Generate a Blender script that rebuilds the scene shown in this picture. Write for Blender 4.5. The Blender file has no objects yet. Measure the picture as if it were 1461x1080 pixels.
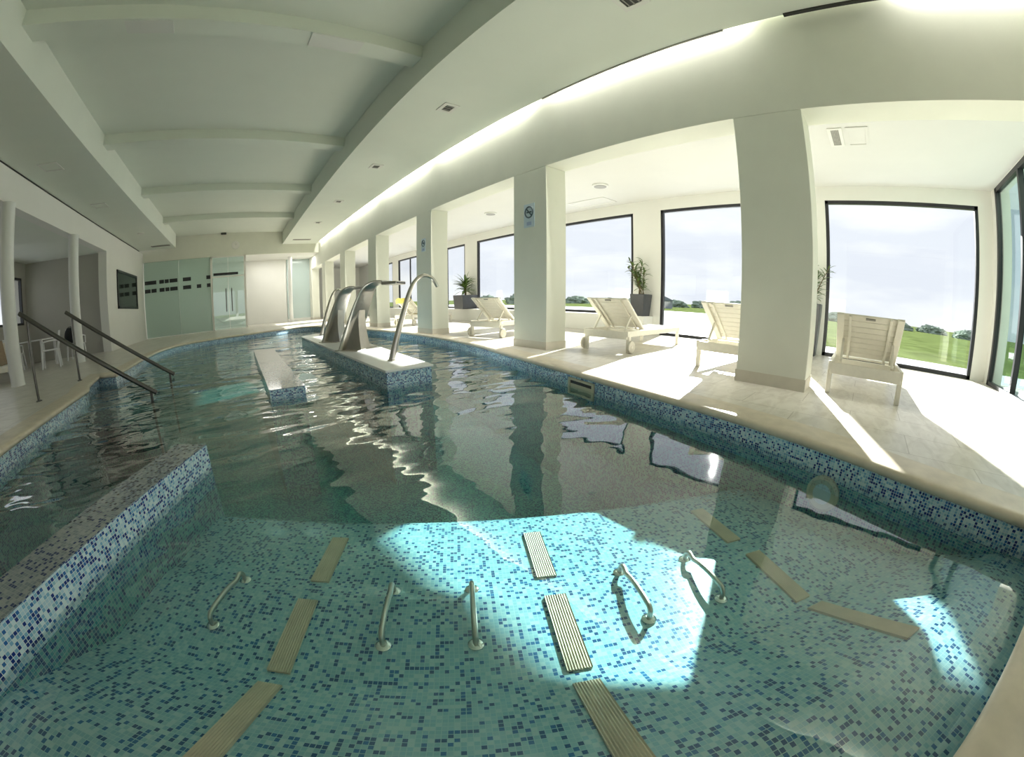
import bpy, bmesh, math, random
from mathutils import Vector, Matrix, noise
from mathutils.geometry import tessellate_polygon
random.seed(7)
R = math.radians
PI = math.pi
SC = bpy.context.scene
COL = SC.collection

# ------------------------------------------------------------------ camera
cam_d = bpy.data.cameras.new('camera')
cam = bpy.data.objects.new('camera', cam_d)
COL.objects.link(cam)
cam.location = (0.0, 0.0, 0.75)
cam.rotation_euler = (R(90 - 11.73), R(0.12), R(-39.44))
cam_d.type = 'PANO'
cam_d.sensor_fit = 'HORIZONTAL'
cam_d.sensor_width = 36.0
cam_d.clip_start = 0.02
cam_d.clip_end = 2000
cam_d.lens = 13.6
for tgt in (cam_d, getattr(cam_d, 'cycles', None)):
    if tgt is None or not hasattr(tgt, 'panorama_type'):
        continue
    tgt.panorama_type = 'FISHEYE_LENS_POLYNOMIAL'
    tgt.fisheye_fov = R(220)
    tgt.fisheye_polynomial_k0 = 0.0
    tgt.fisheye_polynomial_k1 = -0.07444274
    tgt.fisheye_polynomial_k2 = 0.000354501
    tgt.fisheye_polynomial_k3 = -2.9592777e-05
    tgt.fisheye_polynomial_k4 = 1.3145764e-06
SC.camera = cam

# ------------------------------------------------------------------ exposure, sky, sun
SC.view_settings.view_transform = 'Standard'
SC.view_settings.look = 'None'
SC.view_settings.gamma = 1.0
SC.view_settings.use_curve_mapping = False
SC.view_settings.exposure = 0.25

world = bpy.data.worlds.new('sky')
SC.world = world
world.use_nodes = True
wn = world.node_tree.nodes
wl = world.node_tree.links
wn.clear()
w_out = wn.new('ShaderNodeOutputWorld')
w_bg = wn.new('ShaderNodeBackground')
w_tc = wn.new('ShaderNodeTexCoord')
w_map = wn.new('ShaderNodeMapping')
w_map.inputs['Scale'].default_value = (1.6, 1.6, 7.0)
w_noise = wn.new('ShaderNodeTexNoise')
w_noise.inputs['Scale'].default_value = 1.7
w_noise.inputs['Detail'].default_value = 6
w_ramp = wn.new('ShaderNodeValToRGB')
w_ramp.color_ramp.elements[0].position = 0.42
w_ramp.color_ramp.elements[0].color = (0.80, 0.82, 0.90, 1)
w_ramp.color_ramp.elements[1].position = 0.62
w_ramp.color_ramp.elements[1].color = (0.97, 0.97, 0.98, 1)
wl.new(w_tc.outputs['Generated'], w_map.inputs['Vector'])
wl.new(w_map.outputs['Vector'], w_noise.inputs['Vector'])
wl.new(w_noise.outputs['Fac'], w_ramp.inputs['Fac'])
wl.new(w_ramp.outputs['Color'], w_bg.inputs['Color'])
w_bg.inputs['Strength'].default_value = 1.0
wl.new(w_bg.outputs['Background'], w_out.inputs['Surface'])

SUN_AZ, SUN_EL = R(71.2), R(22.6)
sun_dir = Vector((math.cos(SUN_EL) * math.sin(SUN_AZ), math.cos(SUN_EL) * math.cos(SUN_AZ), math.sin(SUN_EL)))
sun_d = bpy.data.lights.new('sun', 'SUN')
sun_d.energy = 23.0
sun_d.angle = R(0.55)
sun_d.color = (1.0, 0.97, 0.92)
sun = bpy.data.objects.new('sun', sun_d)
sun.rotation_euler = sun_dir.to_track_quat('Z', 'Y').to_euler()
sun.location = (30, 10, 14)
COL.objects.link(sun)

# lamps hidden in the cove slot of the right soffit: each washes the wall below it
COVE_RUNS = [(-2.4, -0.75), (0.95, 3.9), (4.35, 7.3), (7.7, 10.6), (11.0, 13.9), (14.3, 17.2), (17.5, 19.4)]
for a, b in COVE_RUNS:
    ld = bpy.data.lights.new('cove_lamp', 'AREA')
    ld.shape = 'RECTANGLE'
    ld.size = b - a
    ld.size_y = 0.05
    ld.energy = 13.0 * (b - a)
    ld.color = (1.0, 0.98, 0.92)
    lo = bpy.data.objects.new('cove_lamp', ld)
    lo.location = (3.93, (a + b) / 2, 4.10)
    lo.rotation_euler = (0, 0, PI / 2)
    COL.objects.link(lo)

# unseen fill lamps added to brighten the entrance beyond the glass partition
for x, y in ((1.4, 21.3), (-2.9, 21.3), (3.4, 21.3)):
    ld = bpy.data.lights.new('entrance_fill', 'AREA')
    ld.size = 0.8
    ld.energy = 22.0
    ld.color = (1.0, 0.98, 0.93)
    lo = bpy.data.objects.new('entrance_fill', ld)
    lo.location = (x, y, 3.40)
    COL.objects.link(lo)

# ------------------------------------------------------------------ materials
def mat_base(name):
    m = bpy.data.materials.new(name)
    m.use_nodes = True
    nt = m.node_tree
    return m, nt, nt.nodes['Principled BSDF']

def plain(name, col, rough=0.5, metal=0.0, var=0.0, scale=8.0, bump=0.0, bscale=40.0, spec=None):
    m, nt, b = mat_base(name)
    b.inputs['Base Color'].default_value = (*col, 1)
    b.inputs['Roughness'].default_value = rough
    b.inputs['Metallic'].default_value = metal
    if spec is not None:
        b.inputs['Specular IOR Level'].default_value = spec
    tc = nt.nodes.new('ShaderNodeTexCoord')
    if var > 0:
        n = nt.nodes.new('ShaderNodeTexNoise')
        n.inputs['Scale'].default_value = scale
        n.inputs['Detail'].default_value = 5
        r = nt.nodes.new('ShaderNodeValToRGB')
        r.color_ramp.elements[0].position = 0.3
        r.color_ramp.elements[1].position = 0.7
        r.color_ramp.elements[0].color = (*[c * (1 - var) for c in col], 1)
        r.color_ramp.elements[1].color = (*[min(1, c * (1 + var)) for c in col], 1)
        nt.links.new(tc.outputs['Object'], n.inputs['Vector'])
        nt.links.new(n.outputs['Fac'], r.inputs['Fac'])
        nt.links.new(r.outputs['Color'], b.inputs['Base Color'])
    if bump > 0:
        n2 = nt.nodes.new('ShaderNodeTexNoise')
        n2.inputs['Scale'].default_value = bscale
        n2.inputs['Detail'].default_value = 4
        bp = nt.nodes.new('ShaderNodeBump')
        bp.inputs['Strength'].default_value = bump
        bp.inputs['Distance'].default_value = 0.01
        nt.links.new(tc.outputs['Object'], n2.inputs['Vector'])
        nt.links.new(n2.outputs['Fac'], bp.inputs['Height'])
        nt.links.new(bp.outputs['Normal'], b.inputs['Normal'])
    return m

def math_node(nt, op, a, b=None):
    n = nt.nodes.new('ShaderNodeMath')
    n.operation = op
    for i, v in enumerate((a, b)):
        if v is None:
            continue
        if isinstance(v, (int, float)):
            n.inputs[i].default_value = v
        else:
            nt.links.new(v, n.inputs[i])
    return n.outputs[0]

def mosaic(name, pitch, ramp, grout, rough=0.16, gw=0.43):
    """square glass mosaic, laid out in metres along the UV map"""
    m, nt, b = mat_base(name)
    uv = nt.nodes.new('ShaderNodeTexCoord')
    sc = nt.nodes.new('ShaderNodeVectorMath'); sc.operation = 'SCALE'
    sc.inputs['Scale'].default_value = 1.0 / pitch
    nt.links.new(uv.outputs['UV'], sc.inputs[0])
    fl = nt.nodes.new('ShaderNodeVectorMath'); fl.operation = 'FLOOR'
    nt.links.new(sc.outputs[0], fl.inputs[0])
    fr = nt.nodes.new('ShaderNodeVectorMath'); fr.operation = 'FRACTION'
    nt.links.new(sc.outputs[0], fr.inputs[0])
    wnz = nt.nodes.new('ShaderNodeTexWhiteNoise'); wnz.noise_dimensions = '2D'
    nt.links.new(fl.outputs[0], wnz.inputs['Vector'])
    # slow variation makes the dark tiles bunch together
    cl = nt.nodes.new('ShaderNodeTexNoise'); cl.inputs['Scale'].default_value = 0.33; cl.inputs['Detail'].default_value = 1
    nt.links.new(fl.outputs[0], cl.inputs['Vector'])
    off = math_node(nt, 'MULTIPLY', math_node(nt, 'SUBTRACT', cl.outputs['Fac'], 0.5), 0.45)
    val = math_node(nt, 'ADD', wnz.outputs['Value'], off)
    rp = nt.nodes.new('ShaderNodeValToRGB'); rp.color_ramp.interpolation = 'CONSTANT'
    els = rp.color_ramp.elements
    while len(els) < len(ramp):
        els.new(0.5)
    for e, (p, c) in zip(els, ramp):
        e.position = p
        e.color = (*c, 1)
    nt.links.new(val, rp.inputs['Fac'])
    sep = nt.nodes.new('ShaderNodeSeparateXYZ')
    nt.links.new(fr.outputs[0], sep.inputs[0])
    dx = math_node(nt, 'ABSOLUTE', math_node(nt, 'SUBTRACT', sep.outputs[0], 0.5))
    dy = math_node(nt, 'ABSOLUTE', math_node(nt, 'SUBTRACT', sep.outputs[1], 0.5))
    g = math_node(nt, 'GREATER_THAN', math_node(nt, 'MAXIMUM', dx, dy), gw)
    mx = nt.nodes.new('ShaderNodeMix'); mx.data_type = 'RGBA'
    nt.links.new(g, mx.inputs['Factor'])
    nt.links.new(rp.outputs['Color'], mx.inputs['A'])
    mx.inputs['B'].default_value = (*grout, 1)
    nt.links.new(mx.outputs['Result'], b.inputs['Base Color'])
    b.inputs['Roughness'].default_value = rough
    return m

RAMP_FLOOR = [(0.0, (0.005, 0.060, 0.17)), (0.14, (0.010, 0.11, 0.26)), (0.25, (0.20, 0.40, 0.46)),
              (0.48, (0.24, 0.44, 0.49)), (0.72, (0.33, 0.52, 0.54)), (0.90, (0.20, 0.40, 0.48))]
RAMP_WALL = [(0.0, (0.012, 0.035, 0.20)), (0.20, (0.03, 0.13, 0.36)), (0.34, (0.20, 0.42, 0.60)),
             (0.55, (0.42, 0.62, 0.72)), (0.78, (0.58, 0.74, 0.78)), (0.92, (0.28, 0.50, 0.60))]
M = {}
M['mosaic_floor'] = mosaic('mosaic_floor', 0.0175, RAMP_FLOOR, (0.30, 0.50, 0.52))
M['mosaic_wall'] = mosaic('mosaic_wall', 0.0158, RAMP_WALL, (0.66, 0.74, 0.74))
M['mosaic_deep'] = mosaic('mosaic_deep', 0.0165,  # deep floor tiles; on walls the dark tone stands in for underwater shade
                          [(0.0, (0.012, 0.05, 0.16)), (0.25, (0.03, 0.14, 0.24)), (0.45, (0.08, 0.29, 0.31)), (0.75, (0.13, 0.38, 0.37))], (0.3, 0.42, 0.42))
M['mosaic_cap'] = mosaic('mosaic_cap', 0.0175, [(0.0, (0.02, 0.04, 0.12)), (0.22, (0.17, 0.21, 0.25)), (0.5, (0.23, 0.27, 0.29)), (0.8, (0.28, 0.32, 0.33))], (0.3, 0.33, 0.33), 0.1)
M['plaster'] = plain('plaster', (0.765, 0.77, 0.67), 0.75, var=0.02, scale=3, bump=0.06, bscale=30)
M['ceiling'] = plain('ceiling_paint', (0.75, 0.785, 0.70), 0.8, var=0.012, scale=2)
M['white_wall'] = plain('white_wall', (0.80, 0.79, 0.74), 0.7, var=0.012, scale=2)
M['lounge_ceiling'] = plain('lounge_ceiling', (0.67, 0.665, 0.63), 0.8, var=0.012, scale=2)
M['plinth'] = plain('plinth_stone', (0.66, 0.62, 0.52), 0.6, var=0.03)
M['grey_wall'] = plain('grey_wall', (0.43, 0.415, 0.37), 0.75, var=0.02, scale=2)
M['coping'] = plain('coping_stone', (0.63, 0.56, 0.44), 0.42, var=0.10, scale=9, bump=0.08, bscale=50)
M['strip_stone'] = plain('ribbed_stone', (0.50, 0.42, 0.30), 0.5, var=0.12, scale=12)
M['white_stone'] = plain('white_stone', (0.82, 0.83, 0.82), 0.3, var=0.03, scale=6)
M['steel'] = plain('brushed_steel', (0.50, 0.48, 0.43), 0.3, 1.0, var=0.05, scale=14)
M['rail_steel'] = plain('rail_steel', (0.14, 0.135, 0.125), 0.28, 1.0)
M['chrome'] = plain('chrome', (0.72, 0.72, 0.70), 0.12, 1.0)
M['black_frame'] = plain('black_frame', (0.018, 0.018, 0.022), 0.35)
M['dark'] = plain('dark_opening', (0.03, 0.03, 0.028), 0.6)
M['lounger'] = plain('white_lacquer', (0.80, 0.765, 0.66), 0.42, var=0.03, scale=20)
M['plastic'] = plain('white_plastic', (0.82, 0.82, 0.82), 0.35)
M['rubber'] = plain('tyre', (0.66, 0.62, 0.52), 0.5)
M['pot'] = plain('dark_pot', (0.045, 0.048, 0.055), 0.3, var=0.1)
M['soil'] = plain('soil', (0.05, 0.035, 0.02), 0.9, var=0.3, scale=40)
M['leaf'] = plain('leaf', (0.10, 0.17, 0.035), 0.45, var=0.35, scale=9)
M['stem'] = plain('stem', (0.16, 0.12, 0.06), 0.7)
M['column'] = plain('column_paint', (0.78, 0.78, 0.75), 0.4)
M['vent'] = plain('vent_grey', (0.30, 0.29, 0.26), 0.5)
M['vent_white'] = plain('vent_white', (0.74, 0.74, 0.69), 0.5)
M['grille'] = plain('grille', (0.42, 0.41, 0.37), 0.5, var=0.4, scale=70)
M['bag'] = plain('bag_cloth', (0.015, 0.015, 0.017), 0.8)
M['yellow'] = plain('yellow_towel', (0.80, 0.68, 0.16), 0.9, var=0.1, scale=20)
M['tan'] = plain('tan_towel', (0.36, 0.27, 0.18), 0.9, var=0.1, scale=20)
M['sign'] = plain('sign_face', (0.60, 0.70, 0.76), 0.4)
M['sign_dark'] = plain('sign_ink', (0.07, 0.11, 0.14), 0.5)
M['sign_blue'] = plain('sign_blue', (0.36, 0.45, 0.62), 0.5)
M['terrace'] = plain('terrace', (0.42, 0.44, 0.47), 0.8, var=0.10, scale=1.5, spec=0.1)
M['grass'] = plain('grass', (0.095, 0.125, 0.045), 0.9, var=0.3, scale=0.6, spec=0.0)
M['shrub'] = plain('shrub', (0.24, 0.30, 0.25), 0.9, var=0.3, scale=0.8, spec=0.0)  # lightened and greyed so the colour carries distance haze
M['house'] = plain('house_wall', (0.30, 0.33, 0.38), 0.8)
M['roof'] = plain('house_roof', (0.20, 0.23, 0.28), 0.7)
M['skim'] = plain('skimmer_frame', (0.60, 0.57, 0.42), 0.4)
M['cushion'] = plain('cream', (0.75, 0.70, 0.58), 0.9)

def floor_stone():
    m, nt, b = mat_base('deck_stone')
    tc = nt.nodes.new('ShaderNodeTexCoord')
    br = nt.nodes.new('ShaderNodeTexBrick')
    br.inputs['Scale'].default_value = 1.0
    br.inputs['Brick Width'].default_value = 0.9
    br.inputs['Row Height'].default_value = 0.45
    br.inputs['Mortar Size'].default_value = 0.004
    br.inputs['Color1'].default_value = (0.71, 0.675, 0.595, 1)
    br.inputs['Color2'].default_value = (0.66, 0.63, 0.56, 1)
    br.inputs['Mortar'].default_value = (0.47, 0.43, 0.36, 1)
    mp = nt.nodes.new('ShaderNodeMapping')
    mp.inputs['Rotation'].default_value = (0, 0, R(90))
    nt.links.new(tc.outputs['Object'], mp.inputs['Vector'])
    nt.links.new(mp.outputs['Vector'], br.inputs['Vector'])
    n = nt.nodes.new('ShaderNodeTexNoise')
    n.inputs['Scale'].default_value = 3.5
    n.inputs['Detail'].default_value = 7
    n.inputs['Distortion'].default_value = 1.2
    mp2 = nt.nodes.new('ShaderNodeMapping')
    mp2.inputs['Scale'].default_value = (1.0, 2.6, 1.0)
    nt.links.new(tc.outputs['Object'], mp2.inputs['Vector'])
    nt.links.new(mp2.outputs['Vector'], n.inputs['Vector'])
    rp = nt.nodes.new('ShaderNodeValToRGB')
    rp.color_ramp.elements[0].position = 0.32
    rp.color_ramp.elements[0].color = (0.76, 0.74, 0.70, 1)
    rp.color_ramp.elements[1].position = 0.6
    rp.color_ramp.elements[1].color = (1, 1, 1, 1)
    nt.links.new(n.outputs['Fac'], rp.inputs['Fac'])
    mx = nt.nodes.new('ShaderNodeMix'); mx.data_type = 'RGBA'; mx.blend_type = 'MULTIPLY'
    mx.inputs['Factor'].default_value = 0.8
    nt.links.new(br.outputs['Color'], mx.inputs['A'])
    nt.links.new(rp.outputs['Color'], mx.inputs['B'])
    nt.links.new(mx.outputs['Result'], b.inputs['Base Color'])
    b.inputs['Roughness'].default_value = 0.33
    return m
M['deck'] = floor_stone()

def schlick(nt, f0, normal=None):
    lw = nt.nodes.new('ShaderNodeLayerWeight')
    lw.inputs['Blend'].default_value = 0.5
    if normal is not None:
        nt.links.new(normal, lw.inputs['Normal'])
    p5 = math_node(nt, 'POWER', lw.outputs['Facing'], 5.0 if normal is None else 3.0)
    return math_node(nt, 'ADD', math_node(nt, 'MULTIPLY', p5, 1.0 - f0), f0)

def fresnel_glass(name, tint, ior=1.45, rough=0.0, frost=0.0, frost_col=(0.5, 0.6, 0.55)):
    m = bpy.data.materials.new(name)
    m.use_nodes = True
    nt = m.node_tree
    nt.nodes.clear()
    o = nt.nodes.new('ShaderNodeOutputMaterial')
    t = nt.nodes.new('ShaderNodeBsdfTransparent'); t.inputs['Color'].default_value = (*tint, 1)
    g = nt.nodes.new('ShaderNodeBsdfGlossy'); g.inputs['Roughness'].default_value = rough
    mx = nt.nodes.new('ShaderNodeMixShader')
    nt.links.new(schlick(nt, ((ior - 1) / (ior + 1)) ** 2), mx.inputs[0])
    if frost > 0:
        d = nt.nodes.new('ShaderNodeBsdfDiffuse'); d.inputs['Color'].default_value = (*frost_col, 1)
        m2 = nt.nodes.new('ShaderNodeMixShader'); m2.inputs[0].default_value = frost
        nt.links.new(t.outputs[0], m2.inputs[1])
        nt.links.new(d.outputs[0], m2.inputs[2])
        nt.links.new(m2.outputs[0], mx.inputs[1])
    else:
        nt.links.new(t.outputs[0], mx.inputs[1])
    nt.links.new(g.outputs[0], mx.inputs[2])
    nt.links.new(mx.outputs[0], o.inputs['Surface'])
    return m
M['glass'] = fresnel_glass('window_glass', (0.96, 0.98, 0.98))
M['door_glass'] = fresnel_glass('door_glass', (0.72, 0.84, 0.82), 1.7)
M['clear_door'] = fresnel_glass('clear_door_glass', (0.80, 0.90, 0.88), 1.9)
M['frosted'] = fresnel_glass('frosted_glass', (0.72, 0.86, 0.80), 1.5, 0.15, 0.66, (0.62, 0.74, 0.67))
M['pale_frosted'] = fresnel_glass('pale_frosted_glass', (0.80, 0.92, 0.90), 1.5, 0.1, 0.6, (0.74, 0.84, 0.82))
M['black_glass'] = plain('black_glass', (0.015, 0.02, 0.02), 0.06)

def water_mat():
    m = bpy.data.materials.new('pool_water')
    m.use_nodes = True
    nt = m.node_tree
    nt.nodes.clear()
    o = nt.nodes.new('ShaderNodeOutputMaterial')
    tc = nt.nodes.new('ShaderNodeTexCoord')
    mp = nt.nodes.new('ShaderNodeMapping')
    mp.inputs['Rotation'].default_value = (0, 0, R(-28))
    mp.inputs['Scale'].default_value = (0.9, 1.7, 1.0)
    nt.links.new(tc.outputs['Object'], mp.inputs['Vector'])
    n1 = nt.nodes.new('ShaderNodeTexNoise')
    n1.inputs['Scale'].default_value = 1.35
    n1.inputs['Detail'].default_value = 1.2
    n1.inputs['Distortion'].default_value = 0.5
    nt.links.new(mp.outputs['Vector'], n1.inputs['Vector'])
    n2 = nt.nodes.new('ShaderNodeTexNoise')
    n2.inputs['Scale'].default_value = 4.2
    n2.inputs['Detail'].default_value = 1.0
    nt.links.new(mp.outputs['Vector'], n2.inputs['Vector'])
    # the jets stir the far and left water; the corner near the beds lies calm
    vd = nt.nodes.new('ShaderNodeVectorMath'); vd.operation = 'DISTANCE'
    vd.inputs[1].default_value = (1.6, 0.0, 0.0)
    nt.links.new(tc.outputs['Object'], vd.inputs[0])
    mr = nt.nodes.new('ShaderNodeMapRange')
    mr.inputs['From Min'].default_value = 1.4
    mr.inputs['From Max'].default_value = 4.0
    mr.inputs['To Min'].default_value = 0.10
    mr.inputs['To Max'].default_value = 1.0
    nt.links.new(vd.outputs['Value'], mr.inputs['Value'])
    h = math_node(nt, 'ADD', n1.outputs['Fac'], math_node(nt, 'MULTIPLY', n2.outputs['Fac'], 0.16))
    h = math_node(nt, 'MULTIPLY', h, mr.outputs['Result'])
    bp = nt.nodes.new('ShaderNodeBump')
    bp.inputs['Strength'].default_value = 1.0
    bp.inputs['Distance'].default_value = 0.055
    nt.links.new(h, bp.inputs['Height'])
    t = nt.nodes.new('ShaderNodeBsdfTransparent'); t.inputs['Color'].default_value = (0.96, 0.99, 0.985, 1)
    g = nt.nodes.new('ShaderNodeBsdfGlossy'); g.inputs['Roughness'].default_value = 0.012
    nt.links.new(bp.outputs['Normal'], g.inputs['Normal'])
    mx = nt.nodes.new('ShaderNodeMixShader')
    nt.links.new(schlick(nt, 0.045, bp.outputs['Normal']), mx.inputs[0])
    nt.links.new(t.outputs[0], mx.inputs[1])
    nt.links.new(g.outputs[0], mx.inputs[2])
    nt.links.new(mx.outputs[0], o.inputs['Surface'])
    va = nt.nodes.new('ShaderNodeVolumeAbsorption')
    va.inputs['Color'].default_value = (0.42, 0.87, 0.84, 1)
    va.inputs['Density'].default_value = 0.62
    nt.links.new(va.outputs[0], o.inputs['Volume'])
    return m
M['water'] = water_mat()

# ------------------------------------------------------------------ mesh builder
E_DIR = Vector((0.53, 0.848, 0)).normalized()      # along the beds, away from the near wall
F_DIR = Vector((E_DIR.y, -E_DIR.x, 0))             # across the beds

class MB:
    def __init__(self):
        self.v = []
        self.f = []
    def add(self, vs, fs):
        o = len(self.v)
        self.v += [Vector(p) for p in vs]
        self.f += [[i + o for i in f] for f in fs]
        return self
    def box(self, c, s, rz=0.0, rot=None):
        hx, hy, hz = s[0] / 2, s[1] / 2, s[2] / 2
        mt = rot if rot is not None else Matrix.Rotation(rz, 3, 'Z')
        vs = [Vector(c) + mt @ Vector((x, y, z)) for x in (-hx, hx) for y in (-hy, hy) for z in (-hz, hz)]
        return self.add(vs, [(0, 1, 3, 2), (4, 6, 7, 5), (0, 4, 5, 1), (2, 3, 7, 6), (0, 2, 6, 4), (1, 5, 7, 3)])
    def bx(self, x0, x1, y0, y1, z0, z1):
        return self.box(((x0 + x1) / 2, (y0 + y1) / 2, (z0 + z1) / 2), (abs(x1 - x0), abs(y1 - y0), abs(z1 - z0)))
    def bar(self, a, b, w, h, up=(0, 0, 1)):
        a, b = Vector(a), Vector(b)
        d = (b - a)
        L = d.length
        d.normalize()
        u = Vector(up)
        s = d.cross(u)
        if s.length < 1e-5:
            s = d.cross(Vector((0, 1, 0)))
        s.normalize()
        u = s.cross(d).normalized()
        mt = Matrix((d, s, u)).transposed()
        return self.box((a + b) / 2, (L, w, h), rot=mt)
    def tube(self, pts, r, n=12, cap=True):
        pts = [Vector(p) for p in pts]
        rs = r if isinstance(r, (list, tuple)) else [r] * len(pts)
        t0 = (pts[1] - pts[0]).normalized()
        ref = Vector((0, 0, 1)) if abs(t0.z) < 0.9 else Vector((1, 0, 0))
        side = t0.cross(ref).normalized()
        vs, fs = [], []
        for i, p in enumerate(pts):
            t = (pts[min(i + 1, len(pts) - 1)] - pts[max(i - 1, 0)]).normalized()
            side = (side - t * side.dot(t)).normalized()
            up = t.cross(side)
            for k in range(n):
                a = 2 * PI * k / n
                vs.append(p + (side * math.cos(a) + up * math.sin(a)) * rs[i])
        for i in range(len(pts) - 1):
            for k in range(n):
                k2 = (k + 1) % n
                fs.append((i * n + k, i * n + k2, (i + 1) * n + k2, (i + 1) * n + k))
        if cap:
            fs.append(tuple(range(n - 1, -1, -1)))
            fs.append(tuple((len(pts) - 1) * n + k for k in range(n)))
        return self.add(vs, fs)
    def lathe(self, prof, c=(0, 0, 0), n=24, axis='Z'):
        vs, fs = [], []
        for r, z in prof:
            for k in range(n):
                a = 2 * PI * k / n
                p = Vector((r * math.cos(a), r * math.sin(a), z))
                if axis == 'X':
                    p = Vector((p.z, p.x, p.y))
                elif axis == 'Y':
                    p = Vector((p.y, p.z, p.x))
                vs.append(p + Vector(c))
        for i in range(len(prof) - 1):
            for k in range(n):
                k2 = (k + 1) % n
                fs.append((i * n + k, i * n + k2, (i + 1) * n + k2, (i + 1) * n + k))
        fs.append(tuple(range(n - 1, -1, -1)))
        fs.append(tuple((len(prof) - 1) * n + k for k in range(n)))
        return self.add(vs, fs)
    def prism(self, poly, z0, z1):
        n = len(poly)
        vs = [(p[0], p[1], z0) for p in poly] + [(p[0], p[1], z1) for p in poly]
        fs = [(i, (i + 1) % n, n + (i + 1) % n, n + i) for i in range(n)]
        tri = tessellate_polygon([[Vector((p[0], p[1], 0)) for p in poly]])
        fs += [tuple(t) for t in tri] + [tuple(n + i for i in t) for t in tri]
        return self.add(vs, fs)
    def loft(self, sections, close=True, cap=True):
        n = len(sections[0])
        vs = [p for s in sections for p in s]
        fs = []
        for i in range(len(sections) - 1):
            for k in range(n if close else n - 1):
                k2 = (k + 1) % n
                fs.append((i * n + k, i * n + k2, (i + 1) * n + k2, (i + 1) * n + k))
        if cap:
            fs.append(tuple(range(n - 1, -1, -1)))
            fs.append(tuple((len(sections) - 1) * n + k for k in range(n)))
        return self.add(vs, fs)
    def build(self, name, mat, parent=None, bevel=0.0, smooth=35, uv=False, seg=2, normals=True):
        me = bpy.data.meshes.new(name)
        me.from_pydata([tuple(v) for v in self.v], [], self.f)
        bm = bmesh.new()
        bm.from_mesh(me)
        if normals:
            bmesh.ops.recalc_face_normals(bm, faces=bm.faces)
        if uv:
            lay = bm.loops.layers.uv.new('UVMap')
            bm.normal_update()
            for f in bm.faces:
                nn = f.normal
                if abs(nn.z) > 0.6:
                    for l in f.loops:
                        l[lay].uv = (l.vert.co.dot(F_DIR), l.vert.co.dot(E_DIR) if uv != 'bed' else l.vert.co.dot(E_DIR))
                else:
                    t = Vector((0, 0, 1)).cross(nn).normalized()
                    for l in f.loops:
                        l[lay].uv = (l.vert.co.dot(t) + 3.0, l.vert.co.z)
        bm.to_mesh(me)
        bm.free()
        me.materials.append(M[mat] if isinstance(mat, str) else mat)
        if smooth:
            me.polygons.foreach_set('use_smooth', [True] * len(me.polygons))
            me.set_sharp_from_angle(angle=R(smooth))
        o = bpy.data.objects.new(name, me)
        COL.objects.link(o)
        if parent is not None:
            o.parent = parent
        if bevel > 0:
            md = o.modifiers.new('edge', 'BEVEL')
            md.width = bevel
            md.segments = seg
            md.limit_method = 'ANGLE'
            md.angle_limit = R(40)
        return o

def tag(o, label, cat, group=None, kind=None):
    o['label'] = label
    o['category'] = cat
    if group:
        o['group'] = group
    if kind:
        o['kind'] = kind
    return o

def thing(name, label, cat, loc=(0, 0, 0), rz=0.0, group=None, kind=None):
    o = bpy.data.objects.new(name, None)
    o.empty_display_size = 0.1
    COL.objects.link(o)
    o.location = loc
    o.rotation_euler = (0, 0, rz)
    return tag(o, label, cat, group, kind)

def dup(src, loc, rz=None, label=None):
    r = src.copy()
    COL.objects.link(r)
    r.location = loc
    if rz is not None:
        r.rotation_euler = (0, 0, rz)
    if label:
        r['label'] = label
    for ch in list(src.children):
        c = ch.copy()
        COL.objects.link(c)
        c.parent = r
        for g in list(ch.children):
            d = g.copy()
            COL.objects.link(d)
            d.parent = c
    return r

def struct(o, label, cat):
    return tag(o, label, cat, kind='structure')

def catmull(pts, n=6, closed=True):
    out = []
    N = len(pts)
    rng = range(N if closed else N - 1)
    for i in rng:
        p0 = Vector(pts[(i - 1) % N] if closed or i > 0 else pts[0])
        p1 = Vector(pts[i]); p2 = Vector(pts[(i + 1) % N])
        p3 = Vector(pts[(i + 2) % N] if closed or i + 2 < N else pts[-1])
        for k in range(n):
            t = k / n
            out.append(0.5 * ((2 * p1) + (p2 - p0) * t + (2 * p0 - 5 * p1 + 4 * p2 - p3) * t * t + (3 * p1 - p0 - 3 * p2 + p3) * t ** 3))
    if not closed:
        out.append(Vector(pts[-1]))
    return out

# ------------------------------------------------------------------ pool outline (inner face of the tiled wall)
WL = -0.17
right_side = catmull([(2.10, -1.16), (2.28, -0.52), (2.50, 0.1), (2.70, 0.85), (2.86, 1.7), (3.08, 2.75), (3.40, 4.2), (3.70, 5.6), (3.86, 7.2),
                      (3.84, 8.9), (3.66, 10.6), (3.38, 12.4), (3.02, 14.2)], 4, False)
far_side = catmull([(2.75, 15.1), (2.15, 15.35), (1.3, 14.9), (0.22, 14.25), (-0.6, 13.85), (-1.3, 13.45), (-1.85, 12.9), (-2.22, 12.1), (-2.38, 11.2), (-2.42, 10.2),
                    (-2.42, 9.0), (-2.38, 7.18)], 3, False)
left_side = [(-2.77, 7.36), (-2.58, 6.3), (-2.42, 5.85), (-2.37, 5.0), (-2.33, 4.2), (-2.29, 3.25), (-2.25, 2.4), (-2.25, 1.2), (-2.2, 0.55), (-1.6, 0.12), (-0.8, 0.10), (-0.3, -0.04)]
near_side = [(0.0, -0.19), (0.4, -0.40), (0.75, -0.585), (1.1, -0.765), (1.5, -0.97), (1.85, -1.14), (2.0, -1.19)]
OUT = [Vector((p[0], p[1])) for p in (list(right_side) + list(far_side) + left_side + near_side)]

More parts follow.
